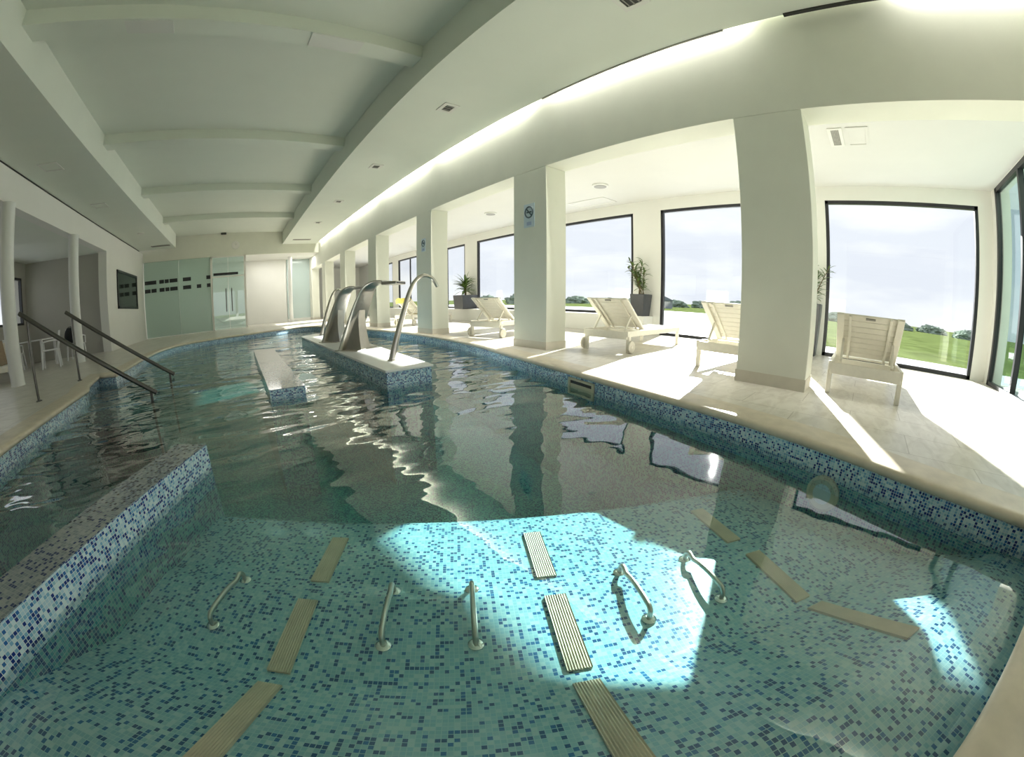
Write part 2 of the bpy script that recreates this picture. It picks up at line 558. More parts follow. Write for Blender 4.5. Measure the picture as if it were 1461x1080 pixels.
def offset_poly(poly, d):
    """moves every corner outward by d (the outline runs counter-clockwise)"""
    n = len(poly)
    res = []
    for i in range(n):
        a, b, c = poly[i - 1], poly[i], poly[(i + 1) % n]
        n1 = Vector((b.y - a.y, -(b.x - a.x))).normalized()
        n2 = Vector((c.y - b.y, -(c.x - b.x))).normalized()
        m = (n1 + n2)
        if m.length < 1e-4:
            m = n1
        m.normalize()
        k = max(0.5, m.dot(n1))
        res.append(b + m * (d / k))
    return res
area2 = sum(OUT[i].x * OUT[(i + 1) % len(OUT)].y - OUT[(i + 1) % len(OUT)].x * OUT[i].y for i in range(len(OUT)))
if area2 < 0:
    OUT.reverse()

def ring_strip(sections):
    """faces joining closed rings of equal length"""
    mb = MB()
    n = len(sections[0])
    vs = [p for s in sections for p in s]
    fs = []
    for i in range(len(sections) - 1):
        for k in range(n):
            k2 = (k + 1) % n
            fs.append((i * n + k, i * n + k2, (i + 1) * n + k2, (i + 1) * n + k))
    return mb.add(vs, fs)

def ring(d, z):
    return [Vector((p.x, p.y, z)) for p in offset_poly(OUT, d)]

DEEP = -1.35
BAND = -0.205
o = ring_strip([ring(0, -0.055), ring(0, -0.12), ring(0, BAND)]).build('pool_waterline', 'mosaic_wall', uv=True, smooth=30)
struct(o, 'bright blue mosaic band along the waterline of the pool', 'pool wall')
o = ring_strip([ring(0, BAND), ring(0, -0.6), ring(0, DEEP)]).build('pool_basin', 'mosaic_deep', uv=True, smooth=30)  # darker tiles put the shade under water into the wall colour
struct(o, 'side wall of the pool below the waterline, underwater shade put into its dark teal mosaic', 'pool wall')
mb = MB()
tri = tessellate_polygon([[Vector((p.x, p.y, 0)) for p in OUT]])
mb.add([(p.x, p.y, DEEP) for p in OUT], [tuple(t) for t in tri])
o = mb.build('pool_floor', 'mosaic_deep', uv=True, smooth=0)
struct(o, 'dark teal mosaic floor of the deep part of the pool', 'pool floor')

# coping stones with a rounded nose, flush with the deck
prof = [(0.005, -0.058), (-0.022, -0.052), (-0.036, -0.036), (-0.038, -0.018), (-0.026, -0.003), (-0.004, 0.004), (0.05, 0.005), (0.20, 0.004), (0.27, 0.002)]
o = ring_strip([ring(d, z) for d, z in prof]).build('pool_coping', 'coping', smooth=60)
struct(o, 'sandy beige stone coping with a rounded nose around the pool', 'pool coping')

# water body
wp = offset_poly(OUT, 0.012)
mb = MB()
mb.prism([(p.x, p.y) for p in wp], DEEP - 0.05, WL)
o = mb.build('pool_water', 'water', smooth=0)
tag(o, 'rippled green tinted water filling the long curved pool', 'water', kind='stuff')

# deck around the pool
hole = offset_poly(OUT, 0.25)
outer = [Vector((-9.0, -6.0)), Vector((8.3, -6.0)), Vector((8.3, 27.0)), Vector((-9.0, 27.0))]
tri = tessellate_polygon([[Vector((p.x, p.y, 0)) for p in outer], [Vector((p.x, p.y, 0)) for p in hole]])
allp = outer + hole
mb = MB()
mb.add([(p.x, p.y, 0.0) for p in allp], [tuple(t) for t in tri])
o = mb.build('floor', 'deck', smooth=0)
for p in o.data.polygons:
    if p.normal.z < 0:
        p.flip()
struct(o, 'pale beige stone deck around the pool', 'floor')

# ------------------------------------------------------------------ hydromassage beds on the shallow shelf
ORG = Vector((0.70, 0.48, 0))
def bed(s, t, z):
    q = ORG + E_DIR * s + F_DIR * t
    return Vector((q.x, q.y, z))
PROF = [(-0.98, -0.215), (-0.53, -0.215), (-0.50, -0.222), (-0.46, -0.24), (-0.03, -0.432), (0.03, -0.45), (0.45, -0.45), (0.50, -0.455), (0.57, -0.475), (0.62, -0.48), (1.16, -0.505), (1.22, -0.53), (1.40, -0.75), (1.75, -1.40)]
def bed_z(s):
    for (s0, z0), (s1, z1) in zip(PROF, PROF[1:]):
        if s0 <= s <= s1:
            return z0 + (z1 - z0) * (s - s0) / (s1 - s0)
    return PROF[-1][1]
mb = MB()
T0, T1 = -2.05, 2.3
sec = []
for t in [T0 + (T1 - T0) * i / 12 for i in range(13)]:
    sec.append([bed(s, t, z) for s, z in PROF] + [bed(1.75, t, -1.45), bed(-0.98, t, -1.45)])
mb.loft(sec)
o = mb.build('pool_shelf', 'mosaic_floor', uv=True, smooth=20)
struct(o, 'pale teal mosaic shelf with reclined massage beds under shallow water', 'pool shelf')

def strip(t, s0, s1, label, w=0.092):
    mb = MB()
    secs = []
    n = 8
    for i in range(n + 1):
        s = s0 + (s1 - s0) * i / n
        z = bed_z(s)
        row = []
        ribs = 9
        for k in range(ribs * 2 + 1):
            tt = t - w / 2 + w * k / (ribs * 2)
            row.append(bed(s, tt, z + (0.008 if k % 2 else 0.0115)))
        row += [bed(s, t + w / 2, z - 0.01), bed(s, t - w / 2, z - 0.01)]
        secs.append(row)
    mb.loft(secs)
    o = mb.build('ribbed_strip', 'strip_stone', smooth=0)
    tag(o, label, 'massage air strip', 'beige strips on the massage beds')
names = {-1.06: 'left of the upright grab bars', 0.0: 'between the middle grab bars', 1.05: 'at the right by the pool wall'}
for t in (-1.06, 0.0, 1.05):
    strip(t, -0.49, -0.035, 'beige ribbed strip on the sloping backrest, ' + names[t])
    strip(t, 0.035, 0.44, 'beige ribbed strip on the flat seat, ' + names[t])
    strip(t, 0.60, 1.00, 'beige ribbed strip on the far leg rest, ' + names[t])

def grab_bar(t, label):
    b0, b1 = bed(0.21, t, bed_z(0.21)), bed(0.545, t, bed_z(0.545))
    g = thing('grab_bar', label, 'grab bar', b0, 0, 'steel grab bars on the massage beds')
    d = b1 - b0
    dn = d.normalized()
    up = Vector((0, 0, 1))
    h = 0.062
    pts = [up * 0.002, up * 0.02]
    for k in range(7):
        a = PI / 2 * k / 6
        pts.append(up * (0.03 + (h - 0.03) * math.sin(a)) + dn * 0.035 * (1 - math.cos(a)))
    for k in range(1, 8):
        pts.append(dn * (0.035 + (d.length - 0.07) * k / 8) + up * (h + 0.012 * math.sin(PI * k / 8)) + Vector((0, 0, d.z * k / 8)))
    for k in range(7):
        a = PI / 2 * (1 - k / 6)
        pts.append(d + up * (0.03 + (h - 0.03) * math.sin(a)) - dn * 0.035 * (1 - math.cos(a)))
    pts += [d + up * 0.02, d + up * 0.002]
    MB().tube(pts, 0.0115, 12).build('rail', 'steel', g)
    for q in (Vector((0, 0, 0)), d):
        MB().lathe([(0.031, 0.0), (0.031, 0.006), (0.024, 0.012), (0.015, 0.014)], q, 20).build('flange', 'chrome', g)
grab_bar(-1.44, 'steel grab bar by the tiled partition, left of the left beige strip')
grab_bar(-0.69, 'steel grab bar just right of the left beige strip')
grab_bar(-0.345, 'steel grab bar just left of the middle beige strip')
grab_bar(0.335, 'curved steel grab bar just right of the middle beige strip, in sunlight')
grab_bar(0.69, 'steel grab bar at the right edge of the sunlit patch underwater')

# ------------------------------------------------------------------ tiled partition, small block, bench and island
def wall_run(name, label, cat, a, b, w, z0, z1):
    g = thing(name, label, cat, (a[0], a[1], z0))
    a, b = Vector(a), Vector(b)
    d = (b - a).normalized()
    n = Vector((-d.y, d.x))
    q = [a, b, b + n * w, a + n * w]
    two_bands(g, [(p.x, p.y) for p in q], z1)
    return g
def two_bands(g, poly, z1, cap=True):
    o = g.location
    pl = [(p[0] - o.x, p[1] - o.y) for p in poly]
    MB().prism(pl, 0.0, BAND - o.z).build('shaded_lower_wall', 'mosaic_deep', g, uv=True, smooth=0)  # underwater shade is in the darker tile colour
    ct = 0.006 if cap else 0.0
    MB().prism(pl, BAND - o.z, z1 - ct - o.z).build('waterline_band', 'mosaic_wall', g, uv=True, smooth=0)
    if cap:
        MB().prism(pl, z1 - ct - o.z, z1 - o.z).build('cap', 'mosaic_cap', g, uv=True, smooth=0)
wall_run('tiled_partition', 'low blue mosaic partition wall standing in the pool at the lower left', 'partition wall', (-1.62, 0.0), (-0.335, 2.565), 0.24, DEEP, -0.026)
wall_run('tiled_block', 'small blue mosaic block end at the left edge, beyond the long partition', 'partition wall', (-2.32, 1.45), (-1.76, 2.16), 0.26, DEEP, -0.04)

g = thing('tiled_bench', 'narrow blue mosaic bench rising just above the water beside the fountain island', 'pool bench', (0.42, 6.5, DEEP))
two_bands(g, [(0.225, 4.22), (0.62, 4.20), (0.66, 8.75), (0.22, 8.85)], -0.075)

isl = thing('fountain_island', 'blue mosaic island with white stone top carrying the fountains', 'pool island', (1.5, 4.0, DEEP))
IZ = 0.02
poly = [(1.475, 3.93), (2.04, 3.955), (2.32, 8.0), (2.62, 10.35), (1.98, 10.4), (1.50, 10.0)]
poly_w = [(1.455, 3.91), (2.06, 3.935), (2.34, 8.0), (2.64, 10.37), (1.97, 10.43), (1.48, 10.02)]
def rel(poly, o):
    return [(p[0] - o[0], p[1] - o[1]) for p in poly]
two_bands(isl, poly, IZ - 0.03, False)
MB().prism(rel(poly_w, (1.5, 4.0)), IZ - DEEP - 0.03, IZ - DEEP).build('stone_top', 'white_stone', isl, bevel=0.008)

# ------------------------------------------------------------------ fountains
def goose(loc, pts, r, label):
    g = thing('gooseneck_spout', label, 'fountain spout', loc, 0, 'gooseneck water spouts on the island')
    c = catmull([Vector(p) for p in pts], 8, False)
    n = len(c)
    rs = [r * (1.0 + 0.9 * max(0, 1 - i / (n * 0.5))) for i in range(n)]
    MB().tube(c, rs, 16).build('pipe', 'steel', g)
    MB().lathe([(r * 2.4, 0), (r * 2.4, 0.012), (r * 1.8, 0.02)], (pts[0][0], pts[0][1], 0), 24).build('base_flange', 'steel', g)
goose((1.78, 4.52, IZ), [(0, 0, 0), (0.06, 0.0, 0.22), (0.17, 0, 0.55), (0.28, 0, 0.86), (0.37, 0, 1.0), (0.48, 0, 1.055), (0.60, 0, 1.02), (0.675, 0, 0.91)], 0.024,
      'steel gooseneck water spout at the near end of the fountain island')
goose((1.98, 9.8, IZ), [(0, 0, 0), (0.07, 0, 0.25), (0.19, 0, 0.62), (0.30, 0, 0.92), (0.39, 0, 1.06), (0.50, 0, 1.10), (0.62, 0, 1.05), (0.69, 0, 0.92)], 0.027,
      'steel gooseneck water spout at the far end of the fountain island')

def cascade(loc, label):
    """wide sheet steel neck leaning over with a flat waterfall lip"""
    g = thing('waterfall_fountain', label, 'waterfall fountain', loc, R(-50), 'steel waterfall necks on the island')
    spine = catmull([Vector(p) for p in [(0, 0, 0), (0.09, 0, 0.25), (0.23, 0, 0.58), (0.35, 0, 0.84), (0.45, 0, 0.985), (0.60, 0, 1.05), (0.76, 0, 1.045)]], 7, False)
    n = len(spine)
    secs = []
    for i, p in enumerate(spine):
        u = i / (n - 1)
        t = (spine[min(i + 1, n - 1)] - spine[max(i - 1, 0)]).normalized()
        nn = Vector((-t.z, 0, t.x))
        w = 0.62 - 0.26 * min(1, u / 0.75)
        th = 0.05 * (1 - u) + 0.028
        row = []
        for k in range(16):
            a = 2 * PI * k / 16
            cx, cy = math.cos(a), math.sin(a)
            sx = math.copysign(abs(cx) ** 0.45, cx) * w / 2
            sy = math.copysign(abs(cy) ** 0.6, cy) * th / 2
            row.append(p + Vector((0, sx, 0)) + nn * sy)
        secs.append(row)
    MB().loft(secs).build('neck', 'steel', g, smooth=50)
    # spreading rear foot that stiffens the neck
    foot = []
    for u in [i / 8 for i in range(9)]:
        z = 0.62 * u
        x0 = 0.04 + 0.36 * z
        x1 = 0.26 * (1 - u) ** 1.3 + x0
        wy = 0.34 - 0.14 * u
        foot.append([(x0, -wy / 2, z), (x1 + 0.02, -wy / 2 * 0.85, z), (x1 + 0.02, wy / 2 * 0.85, z), (x0, wy / 2, z)])
    MB().loft(foot).build('foot', 'steel', g, smooth=30)
    MB().box((0.86, 0, 1.015), (0.26, 0.33, 0.05)).build('spout_lip', 'steel', g, bevel=0.012)
    MB().box((0.994, 0, 1.012), (0.006, 0.27, 0.022)).build('slot', 'dark', g)
    MB().box((0.13, 0, 0.006), (0.44, 0.60, 0.012)).build('base_plate', 'steel', g, bevel=0.003)
cascade((1.72, 6.25, IZ), 'nearer wide steel waterfall neck on the fountain island')
cascade((1.80, 7.95, IZ), 'farther wide steel waterfall neck on the fountain island')

# ------------------------------------------------------------------ stair handrails
def handrail(y, label):
    g = thing('handrail', label, 'handrail', (-3.0, y, 0), 0, 'steel handrails of the pool steps')
    a = Vector((-0.12, 0, 1.09)); b = Vector((1.74, 0.0, -0.13))
    d = (b - a)
    pts = [a + d * t for t in (0, 0.02, 0.25, 0.5, 0.75, 0.98, 1.0)]
    MB().tube(pts, 0.031, 16).build('rail', 'rail_steel', g)
    MB().tube([(0, 0, 0.0), (0, 0, 0.5), (0, 0, 1.005)], 0.019, 12).build('post', 'rail_steel', g)
    MB().lathe([(0.045, 0), (0.045, 0.008), (0.03, 0.014)], (0, 0, 0), 20).build('flange', 'rail_steel', g)
    MB().tube([(1.66, 0, -0.09), (1.66, 0, -0.6), (1.66, 0, -1.34)], 0.019, 12).build('post', 'rail_steel', g)
handrail(5.45, 'nearer dark steel handrail sloping into the pool steps')
handrail(7.02, 'farther dark steel handrail sloping into the pool steps')
# steps under the water between the rails
for k in range(4):
    z = -0.32 - 0.26 * k
    x1 = -2.05 + 0.32 * k
    mb = MB().bx(-2.75, x1, 5.95, 7.1, DEEP, z)
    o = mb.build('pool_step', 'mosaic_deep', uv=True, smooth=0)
    tag(o, ['first', 'second', 'third', 'lowest'][k] + ' submerged mosaic step between the two handrails', 'step', 'submerged steps by the handrails', kind='structure')

# ------------------------------------------------------------------ building shell
Y0, Y1 = -6.0, 27.0
PX0, PX1 = 4.0, 4.42
PITCH = 3.57
pill = [0.5 + PITCH * k for k in range(-2, 7)]
PW = 0.745
# colonnade wall with its pillars
mb = MB()
mb.bx(PX0, PX1, Y0, 26.0, 2.775, 4.2)
o = mb.build('wall_right', 'plaster', smooth=0)
struct(o, 'cream plaster wall above the row of square pillars', 'wall')
ords = ['behind the camera', 'just right of the frame', 'nearest, seen whole at the right', 'second, carrying a round blue sign', 'third, carrying a small blue sign', 'fourth from the right', 'fifth from the right', 'sixth from the right', 'seventh from the right', 'last']
for k, y in enumerate(pill):
    if y + PW > 26:
        continue
    mb = MB().bx(PX0, PX1, y, y + PW, 0, 2.775)
    o = mb.build('pillar', 'plaster', smooth=0, bevel=0.006, seg=1)
    struct(o, 'square cream pillar between pool and sun lounge, ' + ords[k], 'pillar')
    mb = MB().bx(PX0 - 0.006, PX1 + 0.006, y - 0.006, y + PW + 0.006, 0, 0.12)
    b = mb.build('pillar_plinth', 'plinth', smooth=0)
    b.parent = o
# lounge: outer wall with windows
WX = 8.05
wins = [(-2.2, 0.74), (1.52, 4.44), (5.2, 8.12), (8.9, 11.79), (12.6, 15.45), (16.25, 19.1), (19.9, 22.75)]
mb = MB()
mb.bx(WX, WX + 0.12, -2.75, 26.0, 2.90, 3.5)
edges = [-2.75] + [e for w in wins for e in w] + [26.0]
for i in range(0, len(edges), 2):
    mb.bx(WX, WX + 0.12, edges[i], edges[i + 1], 0, 2.90)
o = mb.build('wall_outer', 'white_wall', smooth=0)
struct(o, 'white outer wall of the sun lounge between the tall windows', 'wall')
LEDGE_Y = 4.62
mb = MB().bx(WX - 0.42, WX, LEDGE_Y, 26.0, 0, 0.42)
o = mb.build('window_ledge', 'white_wall', smooth=0, bevel=0.01)
struct(o, 'low white ledge along the foot of the farther windows', 'ledge')
for i, (a, b) in enumerate(wins):
    z0 = 0.0 if a < LEDGE_Y - 0.5 else 0.42
    w = thing('window_%d' % (i + 1), 'tall black framed window in the outer lounge wall', 'window', (WX + 0.04, (a + b) / 2, z0), 0, 'tall lounge windows', 'structure')
    hw, h = (b - a) / 2, 2.90 - z0
    f = MB()
    fw = 0.065
    f.bx(-0.03, 0.05, -hw, -hw + fw, 0, h).bx(-0.03, 0.05, hw - fw, hw, 0, h).bx(-0.03, 0.05, -hw, hw, h - fw, h).bx(-0.03, 0.05, -hw, hw, 0, fw)
    if i in (4, 5):
        f.bx(-0.02, 0.04, -0.025, 0.025, 0, h)
    f.build('window_frame', 'black_frame', w, smooth=0)
    MB().bx(0.004, 0.012, -hw + 0.03, hw - 0.03, 0.03, h - 0.03).build('window_pane', 'glass', w, smooth=0)
# lounge ceiling and end walls
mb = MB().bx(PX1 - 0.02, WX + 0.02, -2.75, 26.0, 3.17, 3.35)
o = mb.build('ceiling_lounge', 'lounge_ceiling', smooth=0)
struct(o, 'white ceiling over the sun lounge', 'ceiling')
mb = MB().bx(PX1, WX + 0.25, 26.0, 26.2, 0, 3.4)
o = mb.build('wall_lounge_end', 'white_wall', smooth=0)
struct(o, 'white wall at the far end of the sun lounge', 'wall')
mb = MB().bx(7.86, WX + 0.25, -2.75, -2.47, 0, 3.3).bx(PX0, 7.86, -2.75, -2.47, 3.16, 4.2).bx(PX0, 4.5, -2.75, -2.47, 0, 3.16)
o = mb.build('wall_near_end', 'white_wall', smooth=0)
struct(o, 'white end wall framing the glass sliding door at the right edge', 'wall')
d1 = thing('door_1', 'black framed glass sliding door at the right edge of the lounge', 'door', (6.15, -2.52, 0), 0, None, 'structure')
f = MB()
f.bx(-1.65, -1.59, -0.04, 0.05, 0, 3.16).bx(1.62, 1.70, -0.04, 0.05, 0, 3.16).bx(-1.65, 1.70, -0.04, 0.05, 3.08, 3.16).bx(-1.65, 1.70, -0.04, 0.05, 0, 0.06)
f.build('door_frame', 'black_frame', d1, smooth=0)
MB().bx(0.42, 0.49, -0.03, 0.06, 0.06, 3.08).build('door_stile', 'black_frame', d1, smooth=0)
MB().bx(0.49, 1.62, 0.005, 0.013, 0.06, 3.08).build('door_glass', 'door_glass', d1, smooth=0)
MB().bx(-1.59, 0.42, -0.02, -0.012, 0.06, 3.08).build('door_glass', 'door_glass', d1, smooth=0)

# soffits, raised vault, beams
ZS, ZC = 3.86, 4.47
SL, SR = -3.0, 2.15
BX = -4.74
mb = MB().bx(SR + 0.08, 3.88, Y0, 19.9, ZS, ZS + 0.1).bx(SR, SR + 0.08, Y0, 19.9, ZS, ZC + 0.35)
o = mb.build('ceiling_soffit_right', 'ceiling', smooth=0)
struct(o, 'flat lowered ceiling band along the pillars with recessed lamps', 'ceiling')
mb = MB().bx(BX, SL - 0.08, Y0, 19.12, ZS, ZS + 0.1).bx(SL - 0.08, SL, Y0, 19.2, ZS, ZC + 0.35).bx(BX, SL - 0.08, 19.12, 19.2, ZS, ZC + 0.3)
o = mb.build('ceiling_soffit_left', 'ceiling', smooth=0)
struct(o, 'flat lowered ceiling band along the left side of the pool', 'ceiling')
mb = MB().bx(3.80, 4.0, Y0, 26, 4.15, 4.25)
o = mb.build('ceiling_cove', 'ceiling', smooth=0)
struct(o, 'back of the lit slot above the right wall', 'ceiling')
RISE = 0.03
def vault(x):
    u = (x - (SL + SR) / 2) / ((SR - SL) / 2)
    return ZC + RISE * (1 - u * u)
xs = [SL - 0.05 + (SR - SL + 0.1) * i / 28 for i in range(29)]
mb = MB()
mb.loft([[(x, Y0, vault(x)) for x in xs] + [(xs[-1], Y0, ZC + 0.7), (xs[0], Y0, ZC + 0.7)], [(x, 20.0, vault(x)) for x in xs] + [(xs[-1], 20.0, ZC + 0.7), (xs[0], 20.0, ZC + 0.7)]])
o = mb.build('ceiling', 'ceiling', smooth=40)
struct(o, 'raised shallow vaulted ceiling over the pool', 'ceiling')
for k, yc in enumerate([-2.79, 0.96, 4.71, 8.46, 12.21, 15.96]):
    hw = 0.16
    sec = []
    for x in xs:
        z = vault(x)
        sec.append([(x, yc - hw, z + 0.05), (x, yc - hw, z - 0.21), (x, yc + hw, z - 0.21), (x, yc + hw, z + 0.05)])
    o = MB().loft(sec).build('ceiling_beam', 'ceiling', smooth=30)
    o['group'] = 'arched ceiling ribs'
    struct(o, 'shallow arched plaster rib crossing the raised ceiling', 'ceiling rib')
# lid above everything so that daylight enters through openings only
mb = MB().bx(-9.2, 4.3, Y0 - 0.1, 26.2, 5.3, 5.4)
o = mb.build('roof', 'white_wall', smooth=0)
struct(o, 'roof slab above the ceilings', 'roof')

# left: beam, columns, side room
mb = MB().bx(BX - 0.3, BX + 0.0, Y0, 19.9, 3.2, 3.835)
o = mb.build('wall_left', 'white_wall', smooth=0)
struct(o, 'white beam along the left side carried by round columns', 'beam')
mb = MB().bx(BX - 0.2, BX - 0.03, Y0, 19.2, 3.835, 3.95).bx(BX - 0.01, BX + 0.012, 4.0, 19.1, 3.83, 3.855)  # dark strips stand in for the shade inside the gap
o = mb.build('gap_shade_strip', 'dark', smooth=0)
struct(o, 'dark strip painted as the shadow between the left beam and the lowered ceiling', 'trim')
mb = MB().bx(BX - 0.3, BX, 14.3, 19.9, 0, 3.2)
o = mb.build('wall_left_far', 'white_wall', smooth=0)
struct(o, 'white wall piece holding the black framed panel', 'wall')
for y, lab in ((7.85, 'nearer round white column at the left, beside the handrails'), (11.3, 'farther round white column at the left'), (4.3, 'round white column left of the frame')):
    prf = [(0.15, 0), (0.15, 0.02), (0.142, 0.03), (0.142, 3.17), (0.15, 3.18), (0.15, 3.2)]
    o = MB().lathe(prf, (BX + 0.02, y, 0), 32).build('column', 'column', smooth=40)
    struct(o, lab, 'column')
mb = MB().bx(-9.0, BX - 0.02, 14.55, 14.8, 0, 3.25)
o = mb.build('wall_side_room_back', 'grey_wall', smooth=0)
struct(o, 'grey wall at the back of the side room on the left', 'wall')
mb = MB().bx(-9.0, BX - 0.3, Y0, 14.8, 3.2, 3.36)
o = mb.build('ceiling_side_room', 'ceiling', smooth=0)
struct(o, 'low white ceiling of the side room', 'ceiling')
mb = MB()
for a, b in ((Y0, 6.0), (9.0, 10.6), (14.25, 14.8)):
    mb.bx(-8.25, -8.0, a, b, 1.25, 2.72)
mb.bx(-8.25, -8.0, Y0, 14.8, 2.72, 3.2).bx(-8.25, -8.0, Y0, 14.8, 0, 1.25)
o = mb.build('wall_side_room', 'grey_wall', smooth=0)
struct(o, 'grey outer wall of the side room with a window', 'wall')
for k, (a, b) in enumerate(((6.0, 9.0), (10.6, 14.25))):
    w = thing('window_%d' % (8 + k), 'black framed window in the side room on the left, ' + ('at the frame edge' if k else 'outside the frame'), 'window', (-8.05, (a + b) / 2, 1.25), 0, None, 'structure')
    hw, h = (b - a) / 2, 1.47
    f = MB()
    f.bx(-0.04, 0.06, -hw, -hw + .07, 0, h).bx(-0.04, 0.06, hw - .07, hw, 0, h).bx(-0.04, 0.06, -hw, hw, h - .07, h).bx(-0.04, 0.06, -hw, hw, 0, .07)
    f.build('window_frame', 'black_frame', w, smooth=0)
    MB().bx(0, 0.008, -hw + .03, hw - .03, .03, h - .03).build('window_pane', 'glass', w, smooth=0)

# black framed dark panel on the left wall
t = thing('wall_screen', 'black framed dark glass panel on the white wall left of the frosted glass', 'screen', (BX, 17.0, 1.36))
f = MB()
f.bx(0, 0.05, -1.5, -1.41, 0, 1.36).bx(0, 0.05, 1.41, 1.5, 0, 1.36).bx(0, 0.05, -1.5, 1.5, 1.27, 1.36).bx(0, 0.05, -1.5, 1.5, 0, 0.09)
f.build('frame', 'black_frame', t, smooth=0)
MB().bx(0.0, 0.025, -1.42, 1.42, 0.08, 1.28).build('screen_glass', 'black_glass', t, smooth=0)

# far end
FY = 19.9
mb = MB().bx(BX - 0.3, 4.1, FY, FY + 0.25, 3.42, 5.3)
o = mb.build('wall_far', 'plaster', smooth=0)
struct(o, 'cream wall above the glass partition at the far end', 'wall')
mb = MB().bx(-9.0, 2.65, 22.6, 22.8, 0, 3.5)
o = mb.build('wall_far_recess', 'white_wall', smooth=0)
struct(o, 'white wall behind the far end partition', 'wall')
mb = MB().bx(-9.0, PX1, FY + 0.2, 26.2, 3.42, 3.55)
o = mb.build('ceiling_far', 'white_wall', smooth=0)
struct(o, 'low white ceiling beyond the far end', 'ceiling')
mb = MB().bx(-9.0, PX1, 26.0, 26.2, 0, 3.5)
o = mb.build('wall_far_back', 'white_wall', smooth=0)
struct(o, 'white back wall far behind the partition', 'wall')
o = MB().lathe([(0.11, 0), (0.11, 3.42)], (2.72, 21.4, 0), 28).build('column', 'column', smooth=40)
struct(o, 'slim round white column at the far end right of the glass door', 'column')
o = MB().lathe([(0.12, 0), (0.12, 3.42)], (-3.15, 20.7, 0), 28).build('column', 'column', smooth=40)
struct(o, 'round white column standing behind the frosted glass', 'column')
px = [-4.72, -2.98, -1.40]
dash_rows = [[(0.02, 0.43), (0.53, 0.70), (0.72, 0.80), (0.84, 1.12)], [(0.02, 0.14), (0.17, 0.28), (0.31, 0.43), (0.53, 0.68), (0.70, 0.85), (0.88, 1.12)]]
segs = [(-4.68, -4.1), (-3.95, -3.72), (-3.68, -3.48), (-3.44, -3.05), (-2.78, -2.38), (-1.62, -1.42)]
segs2 = [(-4.68, -4.4), (-4.36, -4.1), (-3.95, -3.70), (-3.66, -3.46), (-3.42, -3.05), (-2.78, -2.38), (-2.1, -1.88), (-1.6, -1.42)]
for i in range(2):
    w = thing('window_%d' % (10 + i), ('left' if i == 0 else 'right') + ' frosted green glass panel of the far partition, with two rows of black dashes', 'glass panel', ((px[i] + px[i + 1]) / 2, FY + 0.06, 0), 0, None, 'structure')
    hw = (px[i + 1] - px[i]) / 2
    MB().bx(-hw + .006, hw - .006, -0.006, 0.006, 0.02, 3.42).build('glass_pane', 'frosted', w, smooth=0)
    for (sg, zc) in ((segs, 2.50), (segs2, 2.13)):
        m = MB()
        for a, b in sg:
            if px[i] <= a and b <= px[i + 1]:
                cx = w.location.x
                m.bx(a - cx, b - cx, -0.011, -0.007, zc - 0.085, zc + 0.085)
        m.build('dash_stripe', 'black_frame', w, smooth=0)
d2 = thing('door_2', 'clear double glass door with white frame in the far partition', 'door', (-0.55, FY + 0.05, 0), 0, None, 'structure')
f = MB()
f.bx(-0.86, -0.76, -0.05, 0.05, 0, 3.42).bx(0.78, 0.88, -0.05, 0.05, 0, 3.42).bx(-0.86, 0.88, -0.05, 0.05, 3.36, 3.42).bx(-0.8, 0.8, -0.03, 0.03, 2.44, 2.50)
f.build('door_frame', 'white_wall', d2, smooth=0)
MB().bx(-0.76, -0.01, -0.006, 0.006, 0.02, 3.36).build('door_leaf', 'clear_door', d2, smooth=0)
MB().bx(0.01, 0.78, -0.006, 0.006, 0.02, 3.36).build('door_leaf', 'clear_door', d2, smooth=0)
for x in (-0.12, 0.16):
    MB().tube([(x, -0.02, 0.85), (x, -0.07, 0.87), (x, -0.08, 1.0), (x, -0.08, 1.75), (x, -0.07, 1.88), (x, -0.02, 1.9)], 0.025, 10).build('door_handle', 'rail_steel', d2)
m = MB()
m.bx(-0.72, 0.5, -0.012, -0.008, 2.53, 2.65)
m.build('dash_stripe', 'black_frame', d2, smooth=0)
w = thing('window_12', 'pale frosted glass panel right of the slim far column', 'glass panel', (3.4, 22.65, 0), 0, None, 'structure')
MB().bx(-0.72, 0.75, -0.006, 0.006, 0.12, 3.42).build('glass_pane', 'pale_frosted', w, smooth=0)
MB().bx(-0.72, 0.75, -0.03, 0.03, 0.0, 0.14).build('glass_rail', 'white_wall', w, smooth=0)
# unseen wall behind the camera, opened wide to add frontal fill light
mb = MB().bx(-9.0, PX0, Y0 - 0.2, Y0, 3.1, 5.3).bx(-9.0, PX0, Y0 - 0.2, Y0, 0, 0.3)
for x in (-8.9, -6.0, -3.2, -0.4, 2.4, 3.9):
    mb.bx(x - 0.15, x + 0.15, Y0 - 0.2, Y0, 0.3, 3.1)
o = mb.build('wall_near', 'white_wall', smooth=0)
struct(o, 'unseen end wall behind the camera with wide openings for fill light', 'wall')

# trims along the cove edge
mb = MB().bx(3.865, 3.89, 1.15, 4.0, ZS - 0.014, ZS + 0.1)
o = mb.build('trim_2', 'vent', smooth=0)
struct(o, 'thin grey lamp profile along the soffit edge', 'trim')
mb = MB().bx(3.85, 3.892, -1.6, 0.45, ZS - 0.022, ZS + 0.1)
o = mb.build('trim_3', 'dark', smooth=0)
struct(o, 'thick dark lamp profile along the soffit edge at the top right', 'trim')

